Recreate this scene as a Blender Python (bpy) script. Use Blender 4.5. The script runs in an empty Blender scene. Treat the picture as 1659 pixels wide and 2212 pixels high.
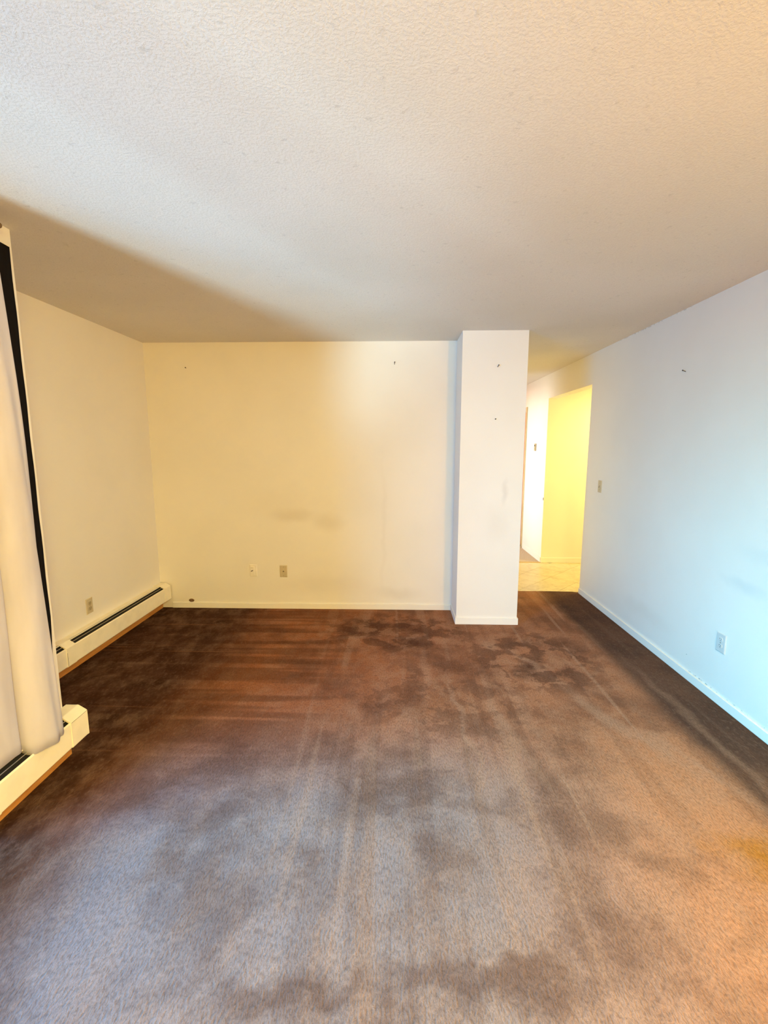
import bpy, bmesh, math, random
from mathutils import Vector, Matrix, Euler
random.seed(7)
C = bpy.context.scene
COL = C.collection
R = math.radians

# ---------------------------------------------------------------- camera
CAM_H = 1.5211
YAW, PITCH, ROLL, F_PX = -0.0273, -0.1432, -0.0003, 965.35
cam_d = bpy.data.cameras.new('camera')
cam = bpy.data.objects.new('camera', cam_d); COL.objects.link(cam)
cam_d.sensor_fit = 'VERTICAL'; cam_d.sensor_height = 24.0
cam_d.lens = F_PX / 2212.0 * 24.0
cam_d.clip_start = 0.02
cam.location = (0, 0, CAM_H)
cam.rotation_euler = (math.pi / 2 + PITCH, -ROLL, -YAW)
C.camera = cam

# ---------------------------------------------------------------- room numbers (metres)
H = 2.44
XL, XR, YB = -2.25, 1.9355, 4.0715          # far left wall, right wall, back wall
XW, YW = -1.65, 2.01                        # window wall that steps into the room, and its corner
PX1, PX2, PY = 0.5251, 1.0479, 3.7323       # pillar
YC, YF = 4.6537, 5.8821                     # end of carpet / opening, far side of opening
YR = -2.3                                   # wall behind
YE = 9.0                                    # end of hall
KX = 4.4                                    # end of side corridor
WY0, WY1, WZ0, WZ1 = -1.85, 1.46, 0.06, 2.22   # window opening

# ---------------------------------------------------------------- world, lights, exposure
w = bpy.data.worlds.new('world'); C.world = w; w.use_nodes = True
w.node_tree.nodes['Background'].inputs[0].default_value = (0.55, 0.72, 1.0, 1)
w.node_tree.nodes['Background'].inputs[1].default_value = 0.05

def area(name, loc, target, size, size_y, rgb, spread=180.0):
    p = max(rgb) or 1e-6
    d = bpy.data.lights.new(name, 'AREA'); d.shape = 'RECTANGLE'
    d.size = size; d.size_y = size_y; d.energy = p; d.color = [c / p for c in rgb]; d.spread = R(spread)
    o = bpy.data.objects.new(name, d); COL.objects.link(o); o.location = loc
    o.rotation_euler = (Vector(target) - Vector(loc)).to_track_quat('-Z', 'Y').to_euler()
    return o
# name, place, aim, width, height, watts per channel, spread
LIGHTS = [
    # daylight from the sky, down through the window onto the right wall and carpet
    ('sky_light', (-3.3, 0.35, 2.55), (1.94, 2.3, 0.55), 1.3, 0.9, (0.5, 51, 76), 70),
    # daylight thrown up by the ground outside onto the ceiling
    ('far_ground_light', (-3.25, -2.65, -1.6), (0.35, 3.5, 2.75), 0.7, 0.5, (20, 29.5, 35), 52),
    # daylight from low in the sky, through the tall window opening
    ('horizon_light', (-2.95, -0.75, 1.35), (0.8, 3.7, 1.3), 1.1, 1.2, (2, 37, 90), 110),
    ('sill_light', (-2.45, 0.35, 2.35), (-0.4, 1.3, 0.0), 0.8, 0.7, (1, 13, 46), 90),
    # warm lamps in the room behind the camera
    ('room_lamp', (0.75, -1.0, 2.25), (0.2, 1.2, 0.6), 0.45, 0.45, (38, 31.5, 6), 180),
    ('floor_lamp_light', (1.6, -1.1, 1.35), (-1.2, 1.5, 1.3), 0.35, 0.35, (72, 31, 0.5), 180),
    ('ceiling_lamp', (0.6, -0.9, 2.36), (0.6, -0.8, 0), 0.4, 0.4, (97, 87, 33), 180),
    ('carpet_warm_fill', (1.3, 0.72, 2.40), (1.25, 1.35, 0), 0.12, 0.12, (0.6, 0.5, 0.1), 110),  # unseen fill light, added to warm the near right carpet
    # warm lamp in the side corridor, daylight from a room across the hall, small hall lamp
    ('corridor_lamp', (3.1, 5.25, 2.24), (3.0, 5.25, 0), 0.5, 0.3, (36.5, 32, 11), 180),
    ('hall_daylight', (-0.1, 6.45, 1.25), (1.94, 6.35, 1.15), 0.9, 1.7, (24, 26, 27), 110),
    ('hall_lamp', (1.5, 7.6, 2.3), (1.5, 7.2, 0), 0.3, 0.3, (8, 3, 1), 180),
]
for L in LIGHTS: area(*L)

C.view_settings.view_transform = 'Standard'
C.view_settings.look = 'None'
C.view_settings.exposure = 0.0
C.view_settings.gamma = 1.0
C.view_settings.use_curve_mapping = False
C.cycles.max_bounces = 10
C.cycles.diffuse_bounces = 8
C.cycles.use_denoising = True
C.cycles.sample_clamp_indirect = 6

# ---------------------------------------------------------------- materials
def srgb(r, g, b):
    f = lambda c: c / 12.92 if c <= 0.04045 else ((c + 0.055) / 1.055) ** 2.4
    return (f(r / 255), f(g / 255), f(b / 255), 1)

class NT:
    def __init__(s, name):
        s.m = bpy.data.materials.new(name); s.m.use_nodes = True
        s.t = s.m.node_tree; s.b = s.t.nodes['Principled BSDF']
        s.tc = s.t.nodes.new('ShaderNodeTexCoord')
    def n(s, typ, **kw):
        o = s.t.nodes.new('ShaderNode' + typ)
        for k, v in kw.items():
            if k in o.inputs: s.put(o.inputs[k], v)
            else: setattr(o, k, v)
        return o
    def put(s, sock, v):
        if isinstance(v, bpy.types.NodeSocket): s.t.links.new(v, sock)
        else: sock.default_value = v
    def pos(s): return s.tc.outputs['Object']
    def map(s, scale=(1, 1, 1), rot=(0, 0, 0), loc=(0, 0, 0), vec=None):
        o = s.n('Mapping'); s.put(o.inputs['Vector'], vec or s.pos())
        o.inputs['Scale'].default_value = scale; o.inputs['Rotation'].default_value = rot
        o.inputs['Location'].default_value = loc
        return o.outputs[0]
    def noise(s, vec, scale, detail=2, rough=0.5):
        o = s.n('TexNoise'); s.put(o.inputs['Vector'], vec)
        o.inputs['Scale'].default_value = scale; o.inputs['Detail'].default_value = detail
        o.inputs['Roughness'].default_value = rough
        return o.outputs[0]
    def ramp(s, fac, a, b, ca=0.0, cb=1.0):
        o = s.n('MapRange'); o.interpolation_type = 'SMOOTHSTEP'
        s.put(o.inputs[0], fac)
        for i, v in zip((1, 2, 3, 4), (a, b, ca, cb)): o.inputs[i].default_value = v
        return o.outputs[0]
    def math(s, op, a, b=0.0):
        o = s.n('Math'); o.operation = op; s.put(o.inputs[0], a); s.put(o.inputs[1], b)
        return o.outputs[0]
    def mix(s, fac, a, b, mode='MIX'):
        o = s.n('Mix'); o.data_type = 'RGBA'; o.blend_type = mode
        s.put(o.inputs[0], fac); s.put(o.inputs[6], a); s.put(o.inputs[7], b)
        return o.outputs[2]
    def bump(s, h, strength, dist, prev=None):
        o = s.n('Bump'); o.inputs['Strength'].default_value = strength
        o.inputs['Distance'].default_value = dist; s.put(o.inputs['Height'], h)
        if prev: s.put(o.inputs['Normal'], prev)
        return o.outputs[0]
    def blob(s, cx, cy, cz, rx, ry, rz, hard=0.4, rot=0.0, warp=None):
        """soft ellipsoid mask, 1 inside, 0 outside"""
        v = s.n('VectorMath'); v.operation = 'SUBTRACT'
        s.put(v.inputs[0], warp or s.pos()); v.inputs[1].default_value = (cx, cy, cz)
        m = s.n('Mapping'); s.put(m.inputs[0], v.outputs[0]); m.vector_type = 'TEXTURE'
        m.inputs['Rotation'].default_value = (0, 0, rot); m.inputs['Scale'].default_value = (rx, ry, rz)
        l = s.n('VectorMath'); l.operation = 'LENGTH'; s.put(l.inputs[0], m.outputs[0])
        return s.ramp(l.outputs['Value'], hard, 1.0, 1.0, 0.0)
    def warp(s, amount, scale):
        n = s.n('TexNoise'); s.put(n.inputs['Vector'], s.pos()); n.inputs['Scale'].default_value = scale
        n.inputs['Detail'].default_value = 3
        a = s.n('VectorMath'); a.operation = 'SUBTRACT'; s.put(a.inputs[0], n.outputs['Color']); a.inputs[1].default_value = (.5, .5, .5)
        b = s.n('VectorMath'); b.operation = 'SCALE'; s.put(b.inputs[0], a.outputs[0]); b.inputs['Scale'].default_value = amount
        c = s.n('VectorMath'); c.operation = 'ADD'; s.put(c.inputs[0], s.pos()); s.put(c.inputs[1], b.outputs[0])
        return c.outputs[0]
    def done(s, color, rough=0.6, normal=None, metal=0.0, spec=0.5, sheen=0.0):
        s.put(s.b.inputs['Base Color'], color); s.put(s.b.inputs['Roughness'], rough)
        s.b.inputs['Metallic'].default_value = metal
        s.b.inputs['Specular IOR Level'].default_value = spec
        if sheen:
            s.b.inputs['Sheen Weight'].default_value = sheen
            s.b.inputs['Sheen Roughness'].default_value = 0.5
        if normal: s.put(s.b.inputs['Normal'], normal)
        return s.m

WALL = srgb(236, 231, 221)
def paint(name, col=WALL, stains=(), marks=()):
    s = NT(name)
    big = s.noise(s.pos(), 1.7, 3)
    c = s.mix(s.ramp(big, .35, .7), col, tuple(x * .965 for x in col[:3]) + (1,))
    wv = s.warp(.10, 5)
    for (x, y, z, rx, ry, rz, amt, sc) in stains:
        b = s.blob(x, y, z, rx, ry, rz, .1, 0, wv)
        c = s.mix(s.math('MULTIPLY', b, amt), c, sc)
    for (x, y, z, rx, ry, rz, amt, sc) in marks:
        b = s.math('MULTIPLY', s.blob(x, y, z, rx, ry, rz, .5), s.ramp(s.noise(s.pos(), 22, 4, .7), .50, .60))
        c = s.mix(s.math('MULTIPLY', b, amt), c, sc)
    r = s.noise(s.pos(), 260, 2)
    return s.done(c, .55, s.bump(r, .25, .0015), spec=.35)

m_wall = paint('wall_paint')
grime = srgb(170, 150, 118)
m_back = paint('back_wall_paint', stains=[
    (-.95, YB, .90, .30, .3, .09, .20, grime), (-.62, YB, .84, .20, .3, .12, .17, grime),
    (-1.1, YB, 1.0, .5, .3, .25, .08, grime), (.02, YB, .16, .30, .3, .09, .14, grime),
    (-.75, YB, .24, .6, .3, .14, .10, grime), (-.12, YB, .8, .03, .2, .9, .06, grime)])
m_pillar = paint('pillar_paint', stains=[(.90, PY, 1.15, .035, .2, .15, .28, srgb(190, 182, 176)),
    (.85, PY, .9, .15, .2, .25, .06, grime)])
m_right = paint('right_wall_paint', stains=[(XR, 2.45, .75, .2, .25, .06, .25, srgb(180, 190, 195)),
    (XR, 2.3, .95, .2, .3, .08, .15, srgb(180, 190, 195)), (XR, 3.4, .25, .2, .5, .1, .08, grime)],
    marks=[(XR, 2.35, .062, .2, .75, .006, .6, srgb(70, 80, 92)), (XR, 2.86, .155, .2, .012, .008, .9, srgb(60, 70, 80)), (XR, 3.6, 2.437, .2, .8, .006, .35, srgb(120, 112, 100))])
m_trimw = paint('baseboard_paint', srgb(238, 233, 222))

def mk_ceiling():
    s = NT('stippled_ceiling')
    a = s.noise(s.pos(), 120, 3, .65)
    v = s.n('TexVoronoi'); s.put(v.inputs['Vector'], s.pos()); v.inputs['Scale'].default_value = 110
    h = s.math('ADD', s.ramp(a, .42, .62), s.math('MULTIPLY', v.outputs[0], -.5))
    sp = s.noise(s.pos(), 38, 4, .6)
    big = s.noise(s.pos(), 1.3, 3)
    col = s.mix(s.ramp(big, .3, .7), srgb(228, 223, 214), srgb(221, 216, 206))
    col = s.mix(s.ramp(sp, .60, .74, 0, .35), col, srgb(178, 174, 166))
    col = s.mix(s.ramp(a, .3, .7, 0, .22), col, srgb(200, 194, 184))
    return s.done(col, .85, s.bump(h, .28, .0020), spec=.1)
m_ceiling = mk_ceiling()

def mk_carpet():
    s = NT('brown_carpet')
    P = s.pos()
    sep = s.n('SeparateXYZ'); s.put(sep.inputs[0], P)
    X, Y = sep.outputs[0], sep.outputs[1]
    wv = s.warp(.22, 3.2)
    wf = s.warp(.35, 7)
    fib = s.noise(s.map((1, .36, 1), (0, 0, R(-4))), 150, 3, .7)      # tufts lying along the room
    fib2 = s.noise(s.map((1, .5, 1), (0, 0, R(9))), 60, 3, .65)
    med = s.noise(s.map((1.3, .8, 1), (0, 0, R(-12))), 7, 5, .65)
    big = s.noise(P, 1.9, 4, .6)
    rich, mid, cool_tint, tan = srgb(156, 100, 68), srgb(168, 116, 86), srgb(143, 125, 121), srgb(188, 132, 96)
    dark, lite = srgb(84, 56, 44), srgb(176, 138, 114)
    sw = s.n('SeparateXYZ'); s.put(sw.inputs[0], wv)
    # redder tone of the warmly lit far left, painted into the carpet colour
    warm_tint = s.math('MULTIPLY', s.ramp(sw.outputs[0], .75, -.55), s.ramp(sw.outputs[1], 1.75, 2.7))
    warm_tint = s.math('MAXIMUM', warm_tint, s.ramp(sw.outputs[0], -1.05, -1.45))
    tinted = s.ramp(sw.outputs[1], 2.5, 1.6)
    c = s.mix(s.ramp(sw.outputs[0], .2, 1.3), cool_tint, tan)  # near carpet: cool daylight left, warm lamp light right, put into the colour
    c = s.mix(tinted, mid, c)
    c = s.mix(warm_tint, c, rich)
    c = s.mix(s.ramp(sw.outputs[0], -.95, -1.55, 0, .9), c, srgb(36, 22, 14))  # shade at the foot of the near heater, painted into the carpet
    c = s.mix(s.ramp(med, .38, .68, .0, .30), c, lite)
    c = s.mix(s.ramp(big, .44, .64, .0, .5), c, dark)
    # vacuum lanes running across, in the far left half
    st = s.noise(s.map((.22, 4.2, 1), (0, 0, R(-3))), 1.7, 2, .5)
    m = s.math('MULTIPLY', s.ramp(X, .0, -.8), s.ramp(Y, 1.7, 2.2))
    c = s.mix(s.math('MULTIPLY', s.math('MULTIPLY', s.ramp(st, .46, .56), m), .44), c, srgb(66, 36, 22))
    st = s.noise(s.map((.25, 9, 1), (0, 0, R(-3)), (3, 1, 0)), 1.9, 2, .5)
    c = s.mix(s.math('MULTIPLY', s.math('MULTIPLY', s.ramp(st, .60, .70), m), .28), c, srgb(156, 108, 78))
    # lanes running away from the camera, fanning towards the hall
    st2 = s.noise(s.map((4.6, .32, 1), (0, 0, R(19))), 1.7, 2, .5)
    mr = s.math('MULTIPLY', s.ramp(X, .2, .8), s.ramp(Y, 1.3, 1.9))
    c = s.mix(s.math('MULTIPLY', s.math('MULTIPLY', s.ramp(st2, .50, .57), mr), .20), c, dark)
    st2 = s.noise(s.map((9, .28, 1), (0, 0, R(20)), (2, 5, 0)), 1.7, 2, .5)
    c = s.mix(s.math('MULTIPLY', s.math('MULTIPLY', s.ramp(st2, .62, .70), mr), .45), c, lite)
    st3 = s.noise(s.map((6, .26, 1), (0, 0, R(-2))), 1.5, 2, .5)
    mm = s.math('MULTIPLY', s.ramp(X, -.9, -.2), s.ramp(X, 1.0, .5))
    c = s.mix(s.math('MULTIPLY', s.math('MULTIPLY', s.ramp(st3, .55, .63), mm), .36), c, lite)
    st4 = s.noise(s.map((5, .3, 1), (0, 0, R(-1)), (7, 2, 0)), 1.5, 2, .5)
    c = s.mix(s.math('MULTIPLY', s.math('MULTIPLY', s.ramp(st4, .52, .60), mm), .22), c, dark)
    # trodden, stained places; the mustard patch is warm light painted in
    for (x, y, rx, ry, rot, amt, cc) in [
        (-.10, 3.60, .60, .24, 0, .55, srgb(74, 44, 32)), (.15, 3.25, .33, .20, .3, .50, srgb(74, 46, 34)),
        (-.75, 3.30, .40, .12, 0, .30, srgb(74, 42, 30)), (.95, 2.95, .26, .13, .5, .65, srgb(66, 48, 40)),
        (1.0, 3.35, .40, .12, .2, .45, srgb(78, 56, 46)), (.45, 3.0, .25, .45, 0, .30, srgb(130, 80, 52)),
        (.30, 2.55, .45, .35, 0, .30, srgb(122, 80, 52)), (1.52, 1.48, .42, .19, -.25, .95, srgb(176, 112, 30)),
        (1.60, 4.0, .12, .9, .15, .35, srgb(76, 58, 46)), (.0, 1.80, .45, .16, .3, .5, dark),
        (.30, 1.09, .50, .10, 0, .6, dark), (-.30, 1.02, .35, .10, .2, .55, dark), (-.7, 1.65, .5, .07, .7, .25, dark),
        (.35, 1.70, .25, .10, -.3, .3, dark), (-1.15, 1.75, .30, .16, .8, .5, srgb(96, 66, 50)), (1.1, 1.25, .2, .08, .5, .2, dark)]:
        c = s.mix(s.math('MULTIPLY', s.blob(x, y, 0, rx, ry, 1, .15, rot, wf), amt), c, cc)
    # darker strip beside the right wall
    edge = s.ramp(X, XR - .46, XR - .30)
    c = s.mix(s.math('MULTIPLY', edge, .78), c, srgb(66, 52, 46))
    for (x, y, rx, ry, rot, amt) in [(.72, 3.30, .09, .20, .35, .6), (.95, 3.05, .05, .40, .45, .45), (1.20, 2.40, .07, .75, .38, .5),
        (-.35, 3.45, .22, .05, .2, .45), (.1, 3.42, .2, .04, .1, .45), (.37, 2.3, .025, .9, .03, .45), (.20, 2.9, .04, .6, .0, .3),
        (.62, 2.2, .05, .6, .25, .35), (1.68, 2.2, .05, 1.3, .02, .25), (1.45, 2.0, .05, .5, .5, .35)]:
        c = s.mix(s.math('MULTIPLY', s.blob(x, y, 0, rx, ry, 1, .1, rot, wv), amt), c, lite)
    # blotchy dirt in front of the pillar and back wall
    bl = s.noise(s.map((1, 1, 1), loc=(4, 2, 0), vec=s.warp(.15, 6)), 5.5, 4, .6)
    region = s.math('MAXIMUM', s.blob(.0, 3.55, 0, .95, .55, 1, .35), s.blob(1.0, 3.1, 0, .65, .7, 1, .35))
    region = s.math('MAXIMUM', region, s.math('MULTIPLY', s.blob(.3, 2.6, 0, 1.0, .8, 1, .3), .6))
    c = s.mix(s.math('MULTIPLY', s.math('MULTIPLY', s.ramp(bl, .49, .55), region), .55), c, srgb(76, 48, 36))
    c = s.mix(s.math('MULTIPLY', s.math('MULTIPLY', s.ramp(bl, .44, .39), region), .40), c, srgb(176, 132, 104))
    c = s.mix(s.ramp(fib, .30, .62, .40, .0), c, srgb(56, 40, 32))
    c = s.mix(s.ramp(fib2, .5, .75, 0, .12), c, srgb(186, 152, 132))
    h = s.math('ADD', fib, s.math('MULTIPLY', fib2, .6))
    n = s.bump(s.noise(P, 6, 4), .3, .02)
    n = s.bump(h, .8, .008, n)
    return s.done(c, 1.0, n, spec=.03)
m_carpet = mk_carpet()

def mk_vinyl():
    s = NT('marbled_vinyl')
    a = s.noise(s.warp(.5, 4), 9, 5, .6)
    c = s.mix(s.ramp(a, .40, .66, 0, .55), srgb(214, 196, 158), srgb(184, 162, 122))
    c = s.mix(s.ramp(s.noise(s.pos(), 30, 4), .5, .75, 0, .3), c, srgb(232, 220, 190))
    return s.done(c, .35, s.bump(a, .1, .002), spec=.4)
m_vinyl = mk_vinyl()

def plain(name, col, rough=.5, metal=0, spec=.5, var=.06, scale=14, bump=0.0):
    s = NT(name)
    n = s.noise(s.pos(), scale, 3)
    c = s.mix(s.ramp(n, .35, .7), col, tuple(x * (1 - var) for x in col[:3]) + (1,))
    return s.done(c, rough, s.bump(n, bump, .002) if bump else None, metal, spec)
m_sub = plain('grout', srgb(150, 128, 92), .9)
m_enamel = plain('cream_enamel', srgb(250, 241, 216), .38, bump=.05)
m_enamel2 = plain('dull_cream_enamel', srgb(206, 196, 168), .5)
m_inside = plain('dark_interior', srgb(26, 23, 20), .8)
m_louver = plain('bright_metal', srgb(214, 206, 190), .3, metal=.6)
m_fin = plain('fin_metal', srgb(60, 54, 48), .5, metal=.6)
m_almond = plain('almond_plastic', srgb(202, 188, 156), .42)
m_almond2 = plain('almond_plastic_dark', srgb(178, 164, 132), .42)
m_ltalmond = plain('pale_almond_plastic', srgb(208, 208, 204), .42)
m_white = plain('white_plastic', srgb(240, 234, 220), .35)
m_slot = plain('slot_dark', srgb(70, 56, 40), .6)
m_screw = plain('screw_metal', srgb(150, 140, 120), .35, metal=.8)
m_nail = plain('nail_metal', srgb(70, 62, 54), .4, metal=.7)
m_stub = plain('rusty_brown_metal', srgb(130, 96, 62), .55, metal=.3, var=.4, scale=60)
m_rod = plain('brown_rod_metal', srgb(122, 98, 66), .5, metal=.2)
m_strip = plain('transition_metal', srgb(200, 170, 110), .4, metal=.3)
m_gap_shade = plain('black_gap_shade', srgb(24, 20, 20), .95, spec=.1)
m_frame = plain('window_frame_metal', srgb(190, 188, 182), .45, metal=.3)

def mk_wood(name, c1, c2, scale=(1, 1, 10), rough=.5):
    s = NT(name)
    g = s.noise(s.map(scale), 6, 4, .6)
    fine = s.noise(s.map(tuple(v * 4 for v in scale)), 12, 3)
    c = s.mix(s.ramp(g, .3, .7), c1, c2)
    c = s.mix(s.ramp(fine, .5, .8, 0, .35), c, tuple(v * .6 for v in c2[:3]) + (1,))
    return s.done(c, rough, s.bump(g, .1, .002))
m_kick = mk_wood('stained_wood_base', srgb(216, 152, 78), srgb(190, 126, 60), (8, .8, 8), .6)
m_door = mk_wood('orange_oak_door', srgb(214, 148, 84), srgb(190, 122, 62), (10, 10, .7))
m_casing = mk_wood('pale_door_casing', srgb(212, 196, 160), srgb(190, 170, 128), (10, 10, .7))

def mk_cloth():
    s = NT('curtain_cloth')
    wv = s.noise(s.map((1, 1, 1)), 900, 2)
    big = s.noise(s.map((3, 3, .6)), 4, 3)
    c = s.mix(s.ramp(big, .3, .7), srgb(214, 210, 222), srgb(200, 195, 206))
    m = s.done(c, .85, s.bump(wv, .3, .0008), spec=.15, sheen=.2)
    t = s.t; tr = s.n('BsdfTranslucent'); tr.inputs[0].default_value = srgb(224, 208, 200)
    mx = s.n('MixShader'); mx.inputs[0].default_value = .12
    t.links.new(s.b.outputs[0], mx.inputs[1]); t.links.new(tr.outputs[0], mx.inputs[2])
    t.links.new(mx.outputs[0], t.nodes['Material Output'].inputs[0])
    return m
m_cloth = mk_cloth()

def mk_glass():
    s = NT('clear_pane')
    t = s.t; tr = s.n('BsdfTransparent'); gl = s.n('BsdfGlossy'); gl.inputs['Roughness'].default_value = .02
    mx = s.n('MixShader'); mx.inputs[0].default_value = .06
    tr.inputs[0].default_value = (.97, .98, .98, 1)
    t.links.new(tr.outputs[0], mx.inputs[1]); t.links.new(gl.outputs[0], mx.inputs[2])
    t.links.new(mx.outputs[0], t.nodes['Material Output'].inputs[0])
    return s.m
m_glass = mk_glass()

# ---------------------------------------------------------------- mesh helpers
def bx(bm, x0, y0, z0, x1, y1, z1, bev=0.0):
    r = bmesh.ops.create_cube(bm, size=1.0)
    vs = r['verts']
    for v in vs:
        v.co = Vector(((x0 + x1) / 2 + v.co.x * (x1 - x0), (y0 + y1) / 2 + v.co.y * (y1 - y0), (z0 + z1) / 2 + v.co.z * (z1 - z0)))
    if bev:
        es = list({e for v in vs for e in v.link_edges})
        bmesh.ops.bevel(bm, geom=es, offset=bev, segments=2, affect='EDGES', profile=.6)

def prism_y(bm, prof, y0, y1):
    """profile in (x, z), swept along y"""
    a = [bm.verts.new((x, y0, z)) for x, z in prof]; b = [bm.verts.new((x, y1, z)) for x, z in prof]
    n = len(prof)
    for i in range(n):
        j = (i + 1) % n
        bm.faces.new((a[i], a[j], b[j], b[i]))
    bm.faces.new(a[::-1]); bm.faces.new(b)
    bmesh.ops.recalc_face_normals(bm, faces=bm.faces)

def cyl(bm, p0, p1, r0, r1=None, seg=16):
    p0, p1 = Vector(p0), Vector(p1); d = p1 - p0
    m = Matrix.Translation((p0 + p1) / 2) @ d.to_track_quat('Z', 'Y').to_matrix().to_4x4()
    bmesh.ops.create_cone(bm, cap_ends=True, segments=seg, radius1=r0, radius2=r0 if r1 is None else r1, depth=d.length, matrix=m)

def obj(name, bm, mat, parent=None, smooth=False, loc=None):
    me = bpy.data.meshes.new(name); bm.normal_update(); bm.to_mesh(me); bm.free()
    if mat: me.materials.append(mat)
    if smooth:
        for p in me.polygons: p.use_smooth = True
    o = bpy.data.objects.new(name, me); COL.objects.link(o)
    if loc is not None: o.location = loc
    if parent: o.parent = parent
    return o

def box_obj(name, mat, boxes, parent=None, bev=0.0):
    bm = bmesh.new()
    for b in boxes: bx(bm, *b, bev=bev)
    return obj(name, bm, mat, parent)

def tag(o, label, cat, group=None, kind=None):
    o['label'] = label
    if cat: o['category'] = cat
    if group: o['group'] = group
    if kind: o['kind'] = kind
    return o
def struct(o, label, cat):
    o['kind'] = 'structure'; o['label'] = label; o['category'] = cat
    return o
def thing(name, label, cat, loc=(0, 0, 0), rot=(0, 0, 0), group=None):
    o = bpy.data.objects.new(name, None); COL.objects.link(o); o.empty_display_size = .1
    o.location = loc; o.rotation_euler = rot
    return tag(o, label, cat, group)

# ---------------------------------------------------------------- structure
T = .14
floor = struct(box_obj('floor', m_sub, [(XW - .14, YR - .2, -.15, XW + 3.9, YE + .2, -.02), (XL - .14, YW - .14, -.15, XW - .14, YE + .2, -.02), (XW + 3.9, YC - .2, -.15, KX + .2, YF + .4, -.02)]),
               'floor of the room, hall and side corridor', 'floor')
# carpet (main room, then hall beyond the vinyl)
bm = bmesh.new()
def sheet(bm, pts, z0, z1):
    a = [bm.verts.new((x, y, z0)) for x, y in pts]; b = [bm.verts.new((x, y, z1)) for x, y in pts]
    n = len(pts)
    bm.faces.new(b); bm.faces.new(a[::-1])
    for i in range(n):
        bm.faces.new((a[i], a[(i + 1) % n], b[(i + 1) % n], b[i]))
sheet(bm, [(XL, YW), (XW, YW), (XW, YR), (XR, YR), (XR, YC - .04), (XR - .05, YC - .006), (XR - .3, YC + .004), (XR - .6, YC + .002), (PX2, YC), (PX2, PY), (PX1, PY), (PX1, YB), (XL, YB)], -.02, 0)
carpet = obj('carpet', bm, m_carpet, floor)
carpet['label'] = 'worn brown plush carpet with vacuum lanes and dark stains'
m_hallcarpet = plain('pale_hall_carpet', srgb(196, 176, 150), 1, spec=.05, var=.2, scale=80, bump=.6)
bm = bmesh.new(); sheet(bm, [(PX2 - 1.6, YF + .02), (XR, YF + .02), (XR, YE), (PX2 - 1.6, YE)], -.02, 0)
o = obj('hall_carpet', bm, m_hallcarpet, floor); o['label'] = 'pale tan carpet in the hall beyond the vinyl'

# diagonal vinyl tiles
def clip(poly, ax, val, keep_less):
    out = []
    for i in range(len(poly)):
        a, b = poly[i], poly[(i + 1) % len(poly)]
        ia = (a[ax] <= val) if keep_less else (a[ax] >= val); ib = (b[ax] <= val) if keep_less else (b[ax] >= val)
        if ia: out.append(a)
        if ia != ib:
            t = (val - a[ax]) / (b[ax] - a[ax]); out.append((a[0] + t * (b[0] - a[0]), a[1] + t * (b[1] - a[1])))
    return out
TS = .305; gap = .0015; c45 = math.cos(R(45))
for i in range(-14, 15):
    for j in range(-14, 15):
        cx, cy = 1.62 + (i - j) * TS * c45, 5.2 + (i + j) * TS * c45
        r = (TS / 2 - gap) / c45
        p = [(cx + r, cy), (cx, cy + r), (cx - r, cy), (cx, cy - r)]
        for ax, val, kl in ((0, PX2, 0), (0, KX, 1), (1, YC + .002, 0), (1, YF - .004, 1)):
            p = clip(p, ax, val, kl)
            if len(p) < 3: break
        if len(p) < 3: continue
        ar = abs(sum(p[k][0] * p[(k + 1) % len(p)][1] - p[(k + 1) % len(p)][0] * p[k][1] for k in range(len(p)))) / 2
        if ar < .002: continue
        bm = bmesh.new(); sheet(bm, p, -.02, -.004 + random.uniform(-.0003, .0003))
        obj('floor_tile', bm, m_vinyl, floor)
struct(box_obj('trim_1', m_strip, [(PX2, YF - .004, -.02, XR, YF + .022, .003)]), 'thin strip where the hall carpet meets the vinyl', 'trim')

ceiling = struct(box_obj('ceiling', m_ceiling, [(XL - .3, YR - .2, H, XR + .14, YE + .2, H + .12)]), 'stippled off-white ceiling', 'ceiling')
struct(box_obj('ceiling.001', m_wall, [(XR + .12, YC - .2, 2.32, KX + .2, YF + .3, 2.42)]), 'smooth ceiling of the side corridor', 'ceiling')

struct(box_obj('wall_left', m_wall, [(XL - T, YW - .1, -.02, XL, YB + T, H)]), 'cream wall above the far baseboard heater', 'wall')
struct(box_obj('wall_back', m_back, [(XL, YB, -.02, PX1, YB + T, H)]), 'back wall with a faint grey smudge in the middle', 'wall')
struct(box_obj('wall_pillar', m_pillar, [(PX1, PY, -.02, PX2, YC - .02, H)]), 'white pillar between the back wall and the hall', 'wall')
# window wall, stepped into the room
struct(box_obj('wall_window', m_wall, [
    (XW - T, YR - .1, -.02, XW, WY0, H), (XW - T, WY1, -.02, XW, YW, H),
    (XW - T, WY0, -.02, XW, WY1, WZ0), (XW - T, WY0, WZ1, XW, WY1, H),
    (XL, YW - T, -.02, XW - T, YW, H)]), 'window wall stepping into the room behind the curtain', 'wall')
struct(box_obj('wall_rear', m_wall, [(XW - T, YR - T, -.02, XR + T, YR, H)]), 'wall behind the viewer', 'wall')
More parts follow.
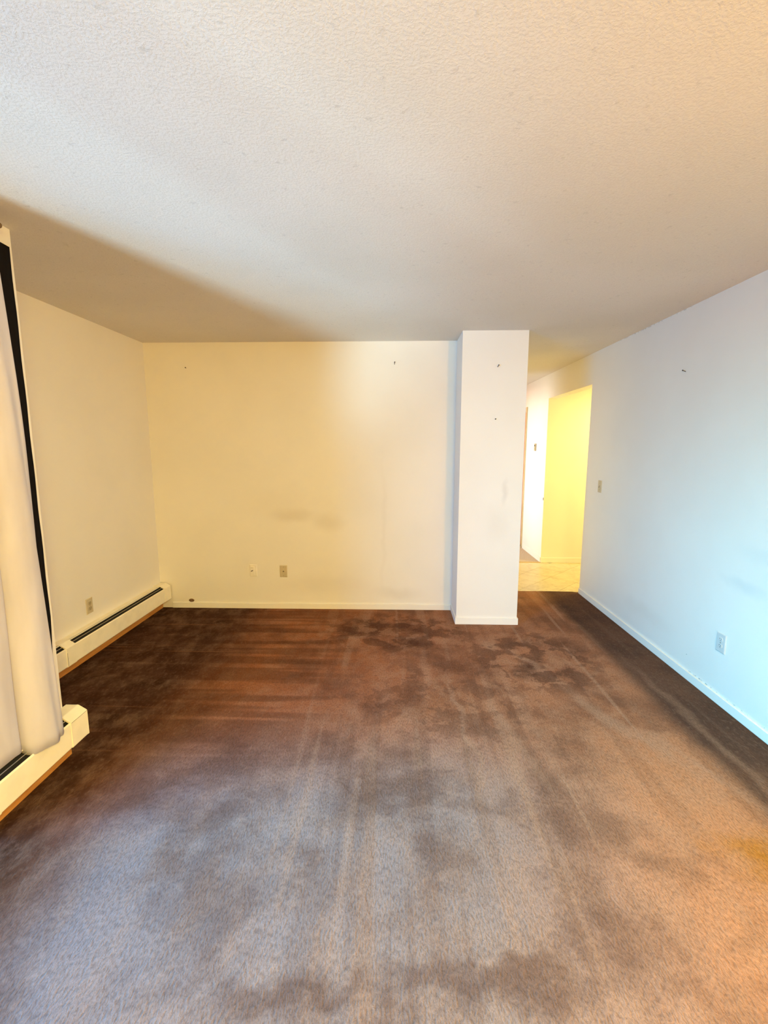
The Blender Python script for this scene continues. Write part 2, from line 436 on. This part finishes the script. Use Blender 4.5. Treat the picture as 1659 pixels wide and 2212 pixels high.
# right wall: near stretch, header, far stretch with the hall door
DY0, DY1, DZ = 6.805, 7.61, 2.05
struct(box_obj('wall_right', m_right, [
    (XR, YR - .1, -.02, XR + .12, YC - .045, H), (XR, YC - .045, 2.14, XR + .12, YF, H),
    (XR, YF, -.02, XR + .12, DY0, H), (XR, DY1, -.02, XR + .12, YE, H), (XR, DY0, DZ, XR + .12, DY1, H)]),
    'long right wall with the opening to the side corridor', 'wall')
struct(box_obj('wall_corridor', m_wall, [(XR + .12, YF, -.02, KX, YF + T, 2.44), (XR + .12, YC - .045 - T, -.02, KX, YC - .045, 2.44), (KX, YC - .2, -.02, KX + T, YF + T, 2.44)]),
    'yellow lit wall of the side corridor', 'wall')
HY0, HY1 = 5.95, 6.85
struct(box_obj('wall_hall', m_wall, [
    (PX2 - T, YC - .02, -.02, PX2, HY0, H), (PX2 - T, HY1, -.02, PX2, YE, H), (PX2 - T, HY0, 2.05, PX2, HY1, H),
    (PX2 - T, YE, -.02, XR + T, YE + T, H)]), 'hall walls hidden behind the pillar', 'wall')
struct(box_obj('wall_side_room', m_wall, [(-.7, 5.5, -.02, -.6, 7.4, H), (-.7, 5.4, -.02, PX2 - T, 5.5, H), (-.7, 7.4, -.02, PX2 - T, 7.5, H)]),
    'walls of the daylit room across the hall', 'wall')

# baseboards
def baseboard(name, boxes, label):
    return struct(box_obj(name, m_trimw, boxes, bev=.003), label, 'baseboard')
baseboard('baseboard_back', [(XL + .11, YB - .012, 0, PX1, YB, .052)], 'low painted baseboard under the back wall')
baseboard('baseboard_pillar', [(PX1 - .010, PY - .012, 0, PX2 + .010, PY, .058), (PX1 - .010, PY, 0, PX1, YB - .012, .058), (PX2, PY, 0, PX2 + .010, YC - .02, .058)],
          'low painted baseboard around the pillar')
baseboard('baseboard_right', [(XR - .012, YR, 0, XR, YC - .05, .056)], 'low painted baseboard under the right wall')
baseboard('baseboard_corridor', [(XR + .0, YF - .012, -.004, KX, YF, .065)], 'low baseboard in the side corridor')
baseboard('baseboard_hall', [(XR - .012, YF, 0, XR, DY0 - .06, .068), (XR - .012, DY1 + .06, 0, XR, YE, .068)], 'low baseboard along the hall')

# brown wooden bases seen under the heaters
struct(box_obj('trim_2', m_kick, [(XL, YW + .0, 0, XL + .018, YB - .013, .105)], bev=.002), 'brown wooden base under the far heater', 'trim')
struct(box_obj('trim_3', m_kick, [(XW, 1.48, 0, XW + .028, YW - .005, .105)], bev=.002), 'brown wooden base under the near heater', 'trim')

# unseen window left of the curtain, made door-tall so low outside light passes
win = struct(box_obj('window_1', m_frame, [
    (XW - .09, WY0, WZ0, XW - .04, WY1, WZ0 + .05), (XW - .09, WY0, WZ1 - .05, XW - .04, WY1, WZ1),
    (XW - .09, WY0, WZ0, XW - .04, WY0 + .05, WZ1), (XW - .09, WY1 - .05, WZ0, XW - .04, WY1, WZ1),
    (XW - .085, -.33, WZ0, XW - .045, -.28, WZ1)]), 'unseen window left of the curtain, shaped door-tall to let low daylight in', 'window')
box_obj('pane', m_glass, [(XW - .068, WY0 + .05, WZ0 + .05, XW - .062, -.33, WZ1 - .05)], win)
box_obj('pane', m_glass, [(XW - .068, -.28, WZ0 + .05, XW - .062, WY1 - .05, WZ1 - .05)], win)

# hall door
door = struct(box_obj('door_1', m_door, [(XR + .012, DY0 + .012, .012, XR + .052, DY1 - .03, DZ - .012)], bev=.002), 'orange wooden door down the hall', 'door')
box_obj('door_casing', m_casing, [(XR - .016, DY0 - .022, 0, XR + .0, DY0 + .004, DZ + .06), (XR - .016, DY1 - .012, 0, XR, DY1 + .055, DZ + .06),
    (XR - .016, DY0 + .004, DZ - .004, XR, DY1 - .012, DZ + .06)], door, .003)
box_obj('door_jamb', m_casing, [(XR, DY0, 0, XR + .12, DY0 + .011, DZ), (XR, DY1 - .03, 0, XR + .12, DY1, DZ), (XR, DY0, DZ - .011, XR + .12, DY1, DZ)], door)
for z in (.16, 1.02, 1.86):
    bm = bmesh.new(); cyl(bm, (XR + .004, DY0 + .010, z - .045), (XR + .004, DY0 + .010, z + .045), .007); bx(bm, XR + .008, DY0 + .012, z - .045, XR + .012, DY0 + .035, z + .045)
    obj('hinge', bm, m_screw, door)
bm = bmesh.new(); cyl(bm, (XR + .012, DY1 - .1, .95), (XR - .01, DY1 - .1, .95), .012); bmesh.ops.create_uvsphere(bm, u_segments=16, v_segments=10, radius=.027, matrix=Matrix.Translation((XR - .025, DY1 - .1, .95)))
obj('door_knob', bm, m_screw, door, True)

# ---------------------------------------------------------------- baseboard heaters
def make_heater(name, xw, y0, y1, label, splices, left_cap, right_cap):
    """xw wall plane, runs y0..y1; profile steps out towards +x"""
    t = thing(name, label, 'heater', (xw, (y0 + y1) / 2, 0))
    yo = (y0 + y1) / 2
    a, b = y0 - yo, y1 - yo
    bm = bmesh.new()
    prism_y(bm, [(.0, .035), (.004, .035), (.004, .238), (.054, .2405), (.056, .2445), (.0, .2445)], a + .002, b - .002)
    prism_y(bm, [(.052, .2445), (.058, .2445), (.0615, .2415), (.0595, .2385), (.054, .2405)], a + .002, b - .002)
    obj('back_panel', bm, m_enamel, t)
    bm = bmesh.new()
    prism_y(bm, [(.004, .095), (.092, .100), (.092, .205), (.052, .232), (.004, .236)], a + .012, b - .012)
    obj('interior', bm, m_inside, t)
    bm = bmesh.new()
    prism_y(bm, [(.092, .095), (.098, .094), (.1005, .098), (.1005, .214), (.098, .2185), (.0945, .2205), (.0935, .2175), (.0965, .2145), (.0965, .101), (.090, .099)], a + .004, b - .004)
    obj('front_cover', bm, m_enamel, t)
    bm = bmesh.new()
    prism_y(bm, [(.0760, .2295), (.0795, .2300), (.0800, .2318), (.0768, .2322)], a + .012, b - .012)
    obj('damper_louver', bm, m_louver, t)
    # fins seen through the slots
    bm = bmesh.new(); y = a + .03
    while y < b - .03:
        bx(bm, .058, y, .19, .088, y + .001, .212); y += .012
    o = obj('heating_fins', bm, m_fin, t); o['kind'] = 'stuff'
    shell = [(.0, .03), (.0, .2475), (.056, .2475), (.061, .2465), (.1015, .2215), (.1035, .2175), (.1035, .096), (.100, .092), (.092, .092), (.092, .098), (.098, .100), (.098, .214), (.056, .241), (.006, .2425), (.006, .03)]
    for (s0, s1) in splices:
        bm = bmesh.new(); prism_y(bm, shell, s0 - yo, s1 - yo); obj('joint_cover', bm, m_enamel, t)
    solid = [(.0, .03), (.0, .2475), (.058, .2475), (.064, .2462), (.1015, .2225), (.1042, .2175), (.1042, .094), (.100, .090), (.012, .090), (.012, .03)]
    for (s0, s1) in left_cap + right_cap:
        bm = bmesh.new(); prism_y(bm, shell, s0 - yo, s1 - yo)
        e = s1 - .002 if (s0, s1) in right_cap else s0 + .002
        prism_y(bm, solid, min(e, e + .002) - yo, max(e, e + .002) - yo)
        obj('end_cap', bm, m_enamel, t)
    return t
h1 = make_heater('baseboard_heater', XL, YW + .02, YB - .03, 'long cream baseboard heater along the far left wall, running into the back corner',
            [(2.70, 2.785)], [], [(YB - .12, YB - .013)])
h2 = make_heater('baseboard_heater', XW, 1.47, 2.03, 'near cream baseboard heater under the curtain, its open end poking past the wall corner',
            [], [(1.47, 1.53)], [(1.925, 2.036)])
# lower seam line on the near end cap and dark crack on the far joint
box_obj('seam', m_slot, [(.1040, .177, .2175, .1046, .284, .2188)], h2)
box_obj('seam', m_slot, [(.1033, -.331, .1, .1040, -.329, .19)], h1)

# ---------------------------------------------------------------- curtain
def catmull(pts, n=7):
    P = [pts[0]] + list(pts) + [pts[-1]]; out = []
    for i in range(1, len(P) - 2):
        p0, p1, p2, p3 = (Vector(P[k]) for k in (i - 1, i, i + 1, i + 2))
        for k in range(n):
            t = k / n
            out.append(.5 * ((2 * p1) + (-p0 + p2) * t + (2 * p0 - 5 * p1 + 4 * p2 - p3) * t * t + (-p0 + 3 * p1 - 3 * p2 + p3) * t ** 3))
    out.append(Vector(P[-2])); return out
cb = [(-1.625, 1.36), (-1.585, 1.385), (-1.600, 1.43), (-1.578, 1.475), (-1.596, 1.52), (-1.572, 1.57), (-1.566, 1.63), (-1.572, 1.680),
      (-1.606, 1.686), (-1.606, 1.697), (-1.562, 1.708), (-1.526, 1.738), (-1.510, 1.785), (-1.519, 1.825), (-1.526, 1.846), (-1.554, 1.874), (-1.598, 1.898), (-1.634, 1.908)]
cm = [(-1.627, 1.38), (-1.597, 1.40), (-1.608, 1.44), (-1.592, 1.485), (-1.603, 1.53), (-1.588, 1.58), (-1.584, 1.64), (-1.588, 1.690),
      (-1.608, 1.696), (-1.608, 1.706), (-1.570, 1.716), (-1.538, 1.740), (-1.524, 1.775), (-1.532, 1.812), (-1.537, 1.826), (-1.560, 1.848), (-1.600, 1.864), (-1.634, 1.870)]
ct = [(-1.628, 1.40), (-1.604, 1.42), (-1.612, 1.46), (-1.600, 1.50), (-1.608, 1.54), (-1.598, 1.60), (-1.594, 1.65), (-1.596, 1.700),
      (-1.610, 1.706), (-1.610, 1.716), (-1.580, 1.726), (-1.556, 1.746), (-1.546, 1.775), (-1.551, 1.806), (-1.556, 1.820), (-1.573, 1.838), (-1.602, 1.850), (-1.634, 1.856)]
B, M_, T_ = catmull(cb), catmull(cm), catmull(ct)
bm = bmesh.new(); rows = []; NZ = 44
for k in range(NZ + 1):
    f = k / NZ; row = []
    for i, (b, m, t) in enumerate(zip(B, M_, T_)):
        u = i / (len(B) - 1)
        zb = .258 - .040 * max(0, min(1, (u - .45) / .12)) + .006 * max(0, (u - .72) / .28) ** 2 + .003 * math.sin(i * .5)
        z = zb + (2.385 - zb) * f
        g = (z - .22) / 2.18
        if g < .57: q = g / .57; q = q * (1.7 - .7 * q); v = b.lerp(m, min(1, q))
        else: q = (g - .57) / .43; v = m.lerp(t, q * q * (3 - 2 * q))
        wob = .004 * math.sin(z * 5 + i * .31)
        row.append(bm.verts.new((v.x + wob * .6, v.y + wob, z)))
    rows.append(row)
for k in range(NZ):
    for i in range(len(B) - 1):
        bm.faces.new((rows[k][i], rows[k][i + 1], rows[k + 1][i + 1], rows[k + 1][i]))
bmesh.ops.recalc_face_normals(bm, faces=bm.faces)
cur = thing('curtain', 'pinkish white floor-length curtain gathered at the left beside the near heater', 'curtain', (-1.58, 1.6, .22))
def addc(name, bm, mat, smooth=True, thick=0):
    o = obj(name, bm, mat, cur, smooth); o.location = (1.58, -1.6, -.22)
    if thick:
        md = o.modifiers.new('thickness', 'SOLIDIFY'); md.thickness = thick; md.offset = 0
    return o
addc('cloth_panel', bm, m_cloth, True, .0022)
# black sheet standing in for the shade between curtain edge and wall corner
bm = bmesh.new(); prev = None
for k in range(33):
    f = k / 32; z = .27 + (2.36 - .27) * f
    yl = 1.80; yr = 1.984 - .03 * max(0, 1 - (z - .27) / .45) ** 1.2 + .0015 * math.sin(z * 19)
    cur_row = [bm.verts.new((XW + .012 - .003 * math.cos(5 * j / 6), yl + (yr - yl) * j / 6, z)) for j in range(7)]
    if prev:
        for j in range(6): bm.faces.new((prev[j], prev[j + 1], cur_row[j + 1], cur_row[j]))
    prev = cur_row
o = addc('gap_shade', bm, m_gap_shade, True, .0025); o['label'] = 'black sheet imitating the shaded gap along the curtain edge'

# curtain rod with a curled end near the ceiling
rod = thing('curtain_rod', 'brown curtain rod bracket end just under the ceiling at the left edge', 'curtain rod', (XW, 1.765, 2.41))
bm = bmesh.new(); cyl(bm, (.05, -3.6, -.004), (.05, .125, -.004), .0065)
obj('rod', bm, m_rod, rod, True)
bm = bmesh.new(); cyl(bm, (.001, .11, -.004), (.05, .11, -.004), .005); bx(bm, 0, .095, -.02, .004, .125, .018)
obj('bracket', bm, m_rod, rod)
bm = bmesh.new(); bmesh.ops.create_uvsphere(bm, u_segments=14, v_segments=8, radius=.012, matrix=Matrix.Translation((.05, .132, -.004)))
obj('finial', bm, m_rod, rod, True)

# ---------------------------------------------------------------- wall plates; local frame: x across, y up, z out of the wall
def plate(name, label, cat, loc, normal, kind, w_=.070, h_=.114, mats=(None, None), group=None, roll=0):
    t = thing(name, label, cat, loc, group=group)
    nrm = {'-y': Euler((math.pi / 2, 0, 0)), '+x': Euler((math.pi / 2, 0, math.pi / 2)), '-x': Euler((math.pi / 2, 0, -math.pi / 2))}[normal]
    t.rotation_euler = (nrm.to_matrix() @ Matrix.Rotation(R(roll), 3, 'Z')).to_euler()
    mp, mi = mats
    bm = bmesh.new()
    # bevelled plate
    d = .0055; e = .005
    lo = [(-w_ / 2, -h_ / 2), (w_ / 2, -h_ / 2), (w_ / 2, h_ / 2), (-w_ / 2, h_ / 2)]
    b0 = [bm.verts.new((x, y, 0)) for x, y in lo]; b1 = [bm.verts.new((x, y, d * .45)) for x, y in lo]
    b2 = [bm.verts.new((x * (1 - 2 * e / w_), y * (1 - 2 * e / h_), d)) for x, y in lo]
    for i in range(4):
        j = (i + 1) % 4; bm.faces.new((b0[i], b0[j], b1[j], b1[i])); bm.faces.new((b1[i], b1[j], b2[j], b2[i]))
    bm.faces.new(b2); bm.faces.new(b0[::-1])
    obj('cover_plate', bm, mp, t)
    def screw(y):
        bm = bmesh.new(); cyl(bm, (0, y, d - .001), (0, y, d + .0012), .0034, .0028, 12); s_ = obj('screw', bm, mi if kind == 'switch' else m_screw, t)
        bm = bmesh.new(); bx(bm, -.003, y - .0004, d + .001, .003, y + .0004, d + .0014); obj('screw_slot', bm, m_slot, s_)
    if kind == 'outlet':
        for sy in (-.0195, .0195):
            bm = bmesh.new()
            pts = [(math.cos(a_) * .0172, max(-.0135, min(.0135, math.sin(a_) * .0172))) for a_ in [2 * math.pi * q / 28 for q in range(28)]]
            lo_ = [bm.verts.new((x, y + sy, d - .001)) for x, y in pts]; hi = [bm.verts.new((x * .96, y * .96 + sy, d + .0018)) for x, y in pts]
            for i in range(28): bm.faces.new((lo_[i], lo_[(i + 1) % 28], hi[(i + 1) % 28], hi[i]))
            bm.faces.new(hi); rc = obj('receptacle', bm, mi, t)
            bm = bmesh.new(); zz = d + .0016
            bx(bm, -.0075, sy + .0005, zz, -.0055, sy + .009, zz + .0005); bx(bm, .0055, sy + .0012, zz, .0075, sy + .008, zz + .0005)
            cyl(bm, (0, sy - .0065, zz), (0, sy - .0065, zz + .0005), .0026, None, 10)
            obj('socket_holes', bm, m_slot, rc)
        screw(0)
    elif kind == 'switch':
        bm = bmesh.new(); bx(bm, -.0055, -.012, d - .001, .0055, .012, d + .001, .0004); sw = obj('switch_slot', bm, m_almond2, t)
        bm = bmesh.new(); prism = [(-.0035, -.001, d), (.0035, -.001, d), (.0035, .008, d), (-.0035, .008, d), (-.0028, -.011, d + .011), (.0028, -.011, d + .011), (.0028, -.005, d + .012), (-.0028, -.005, d + .012)]
        v = [bm.verts.new(q) for q in prism]
        for f in ((0, 1, 2, 3), (4, 5, 6, 7), (0, 1, 5, 4), (1, 2, 6, 5), (2, 3, 7, 6), (3, 0, 4, 7)): bm.faces.new([v[i] for i in f])
        bmesh.ops.recalc_face_normals(bm, faces=bm.faces); obj('toggle', bm, mi, t)
        screw(.030); screw(-.030)
    elif kind == 'coax':
        bm = bmesh.new(); cyl(bm, (0, 0, d), (0, 0, d + .003), .0075, None, 6); cyl(bm, (0, 0, d), (0, 0, d + .009), .0046, None, 14)
        obj('cable_socket', bm, m_screw, t); screw(.041); screw(-.041)
    elif kind == 'jack':
        bm = bmesh.new(); bx(bm, -.026, -.040, d - .001, .010, .040, d + .006, .002); blk = obj('jack_block', bm, mi, t)
        bm = bmesh.new()
        v = [bm.verts.new(q) for q in ((-.022, -.009, d + .0064), (-.002, -.002, d + .0064), (-.002, .006, d + .0064), (-.022, -.001, d + .0064))]
        bm.faces.new(v); v2 = [bm.verts.new((q.co.x, q.co.y, d + .005)) for q in v]
        for i in range(4): bm.faces.new((v2[i], v2[(i + 1) % 4], v[(i + 1) % 4], v[i]))
        bmesh.ops.recalc_face_normals(bm, faces=bm.faces); obj('jack_opening', bm, m_slot, blk)
        bm = bmesh.new(); bx(bm, -.018, .026, d + .0055, -.006, .029, d + .0062); obj('jack_tab', bm, m_almond, blk)
    return t
plate('wall_outlet', 'tan duplex wall outlet on the left wall above the far heater', 'outlet', (XL, 3.09, .372), '+x', 'outlet', mats=(m_almond, m_almond2))
plate('wall_outlet', 'pale outlet plate low on the right wall in the blue light', 'outlet', (XR, 2.572, .372), '-x', 'outlet', mats=(m_ltalmond, m_ltalmond), w_=.076, h_=.118)
plate('phone_jack', 'white phone jack low on the back wall, left of the tan plate', 'wall jack', (-1.346, YB, .371), '-y', 'jack', mats=(m_white, m_white))
plate('cable_plate', 'tan cable plate with a small centre socket low on the back wall', 'wall plate', (-1.060, YB, .366), '-y', 'coax', mats=(m_almond, m_almond2))
plate('light_switch', 'tan toggle light switch on the right wall beside the corridor opening', 'switch', (XR, 4.29, 1.155), '-x', 'switch', mats=(m_almond, m_almond2), w_=.072)
# small thermostat on the bright hall wall
t = thing('thermostat', 'small slim thermostat on the bright white hall wall', 'thermostat', (XR, 6.33, 1.525))
bm = bmesh.new(); bx(bm, -.014, -.032, -.05, 0, .032, .05, .003); obj('housing', bm, m_almond2, t)
bm = bmesh.new(); bx(bm, -.0155, -.020, .014, -.0137, .020, .030); obj('scale_window', bm, m_slot, t)
bm = bmesh.new(); cyl(bm, (-.013, 0, -.022), (-.020, 0, -.022), .010); obj('dial', bm, m_almond, t, True)
# strike plate on the corner of the far jamb
t = tag(box_obj('strike_plate', m_nail, [(XR - .0025, YF + .004, .835, XR + .0, YF + .022, .868)]), 'small metal strike plate on the corner between hall and side corridor', 'strike plate')

# ---------------------------------------------------------------- nails and stub
def nail(loc, d, up, label, cat='nail'):
    t = thing('nail', label, cat, loc, group=None)
    d = Vector(d); u = Vector((0, 0, up))
    bm = bmesh.new(); cyl(bm, (0, 0, 0), d * .022 + u * .012, .0022, None, 10); obj('shank', bm, m_nail, t)
    e = d * .022 + u * .012
    bm = bmesh.new(); cyl(bm, e, e + (d * .022 + u * .012).normalized() * .002, .0048, None, 12); obj('head', bm, m_nail, t)
nail((.809, PY, 2.160), (.2, -1, 0), .9, 'bent nail high on the white pillar')
nail((XR, 3.15, 2.024), (-1, -.1, 0), .6, 'nail high on the right wall')
nail((-.019, YB, 2.245), (.1, -1, 0), 1.2, 'nail near the top of the back wall, toward the pillar')
nail((-1.874, YB, 2.222), (0, -.6, 0), .2, 'tiny nail near the top of the back wall, near the left corner')
nail((.805, PY, 1.748), (0, -.5, 0), .2, 'tiny nail on the white pillar below the bent nail')
t = thing('pipe_stub', 'small brown capped stub low on the back wall near the far heater', 'stub', (-1.958, YB, .072))
bm = bmesh.new(); bmesh.ops.create_uvsphere(bm, u_segments=18, v_segments=10, radius=1, matrix=Matrix.Diagonal((.027, .006, .016, 1))); obj('escutcheon', bm, m_stub, t, True)
bm = bmesh.new(); cyl(bm, (0, 0, 0), (0, -.018, 0), .011, .009, 14); obj('cap', bm, m_stub, t, True)
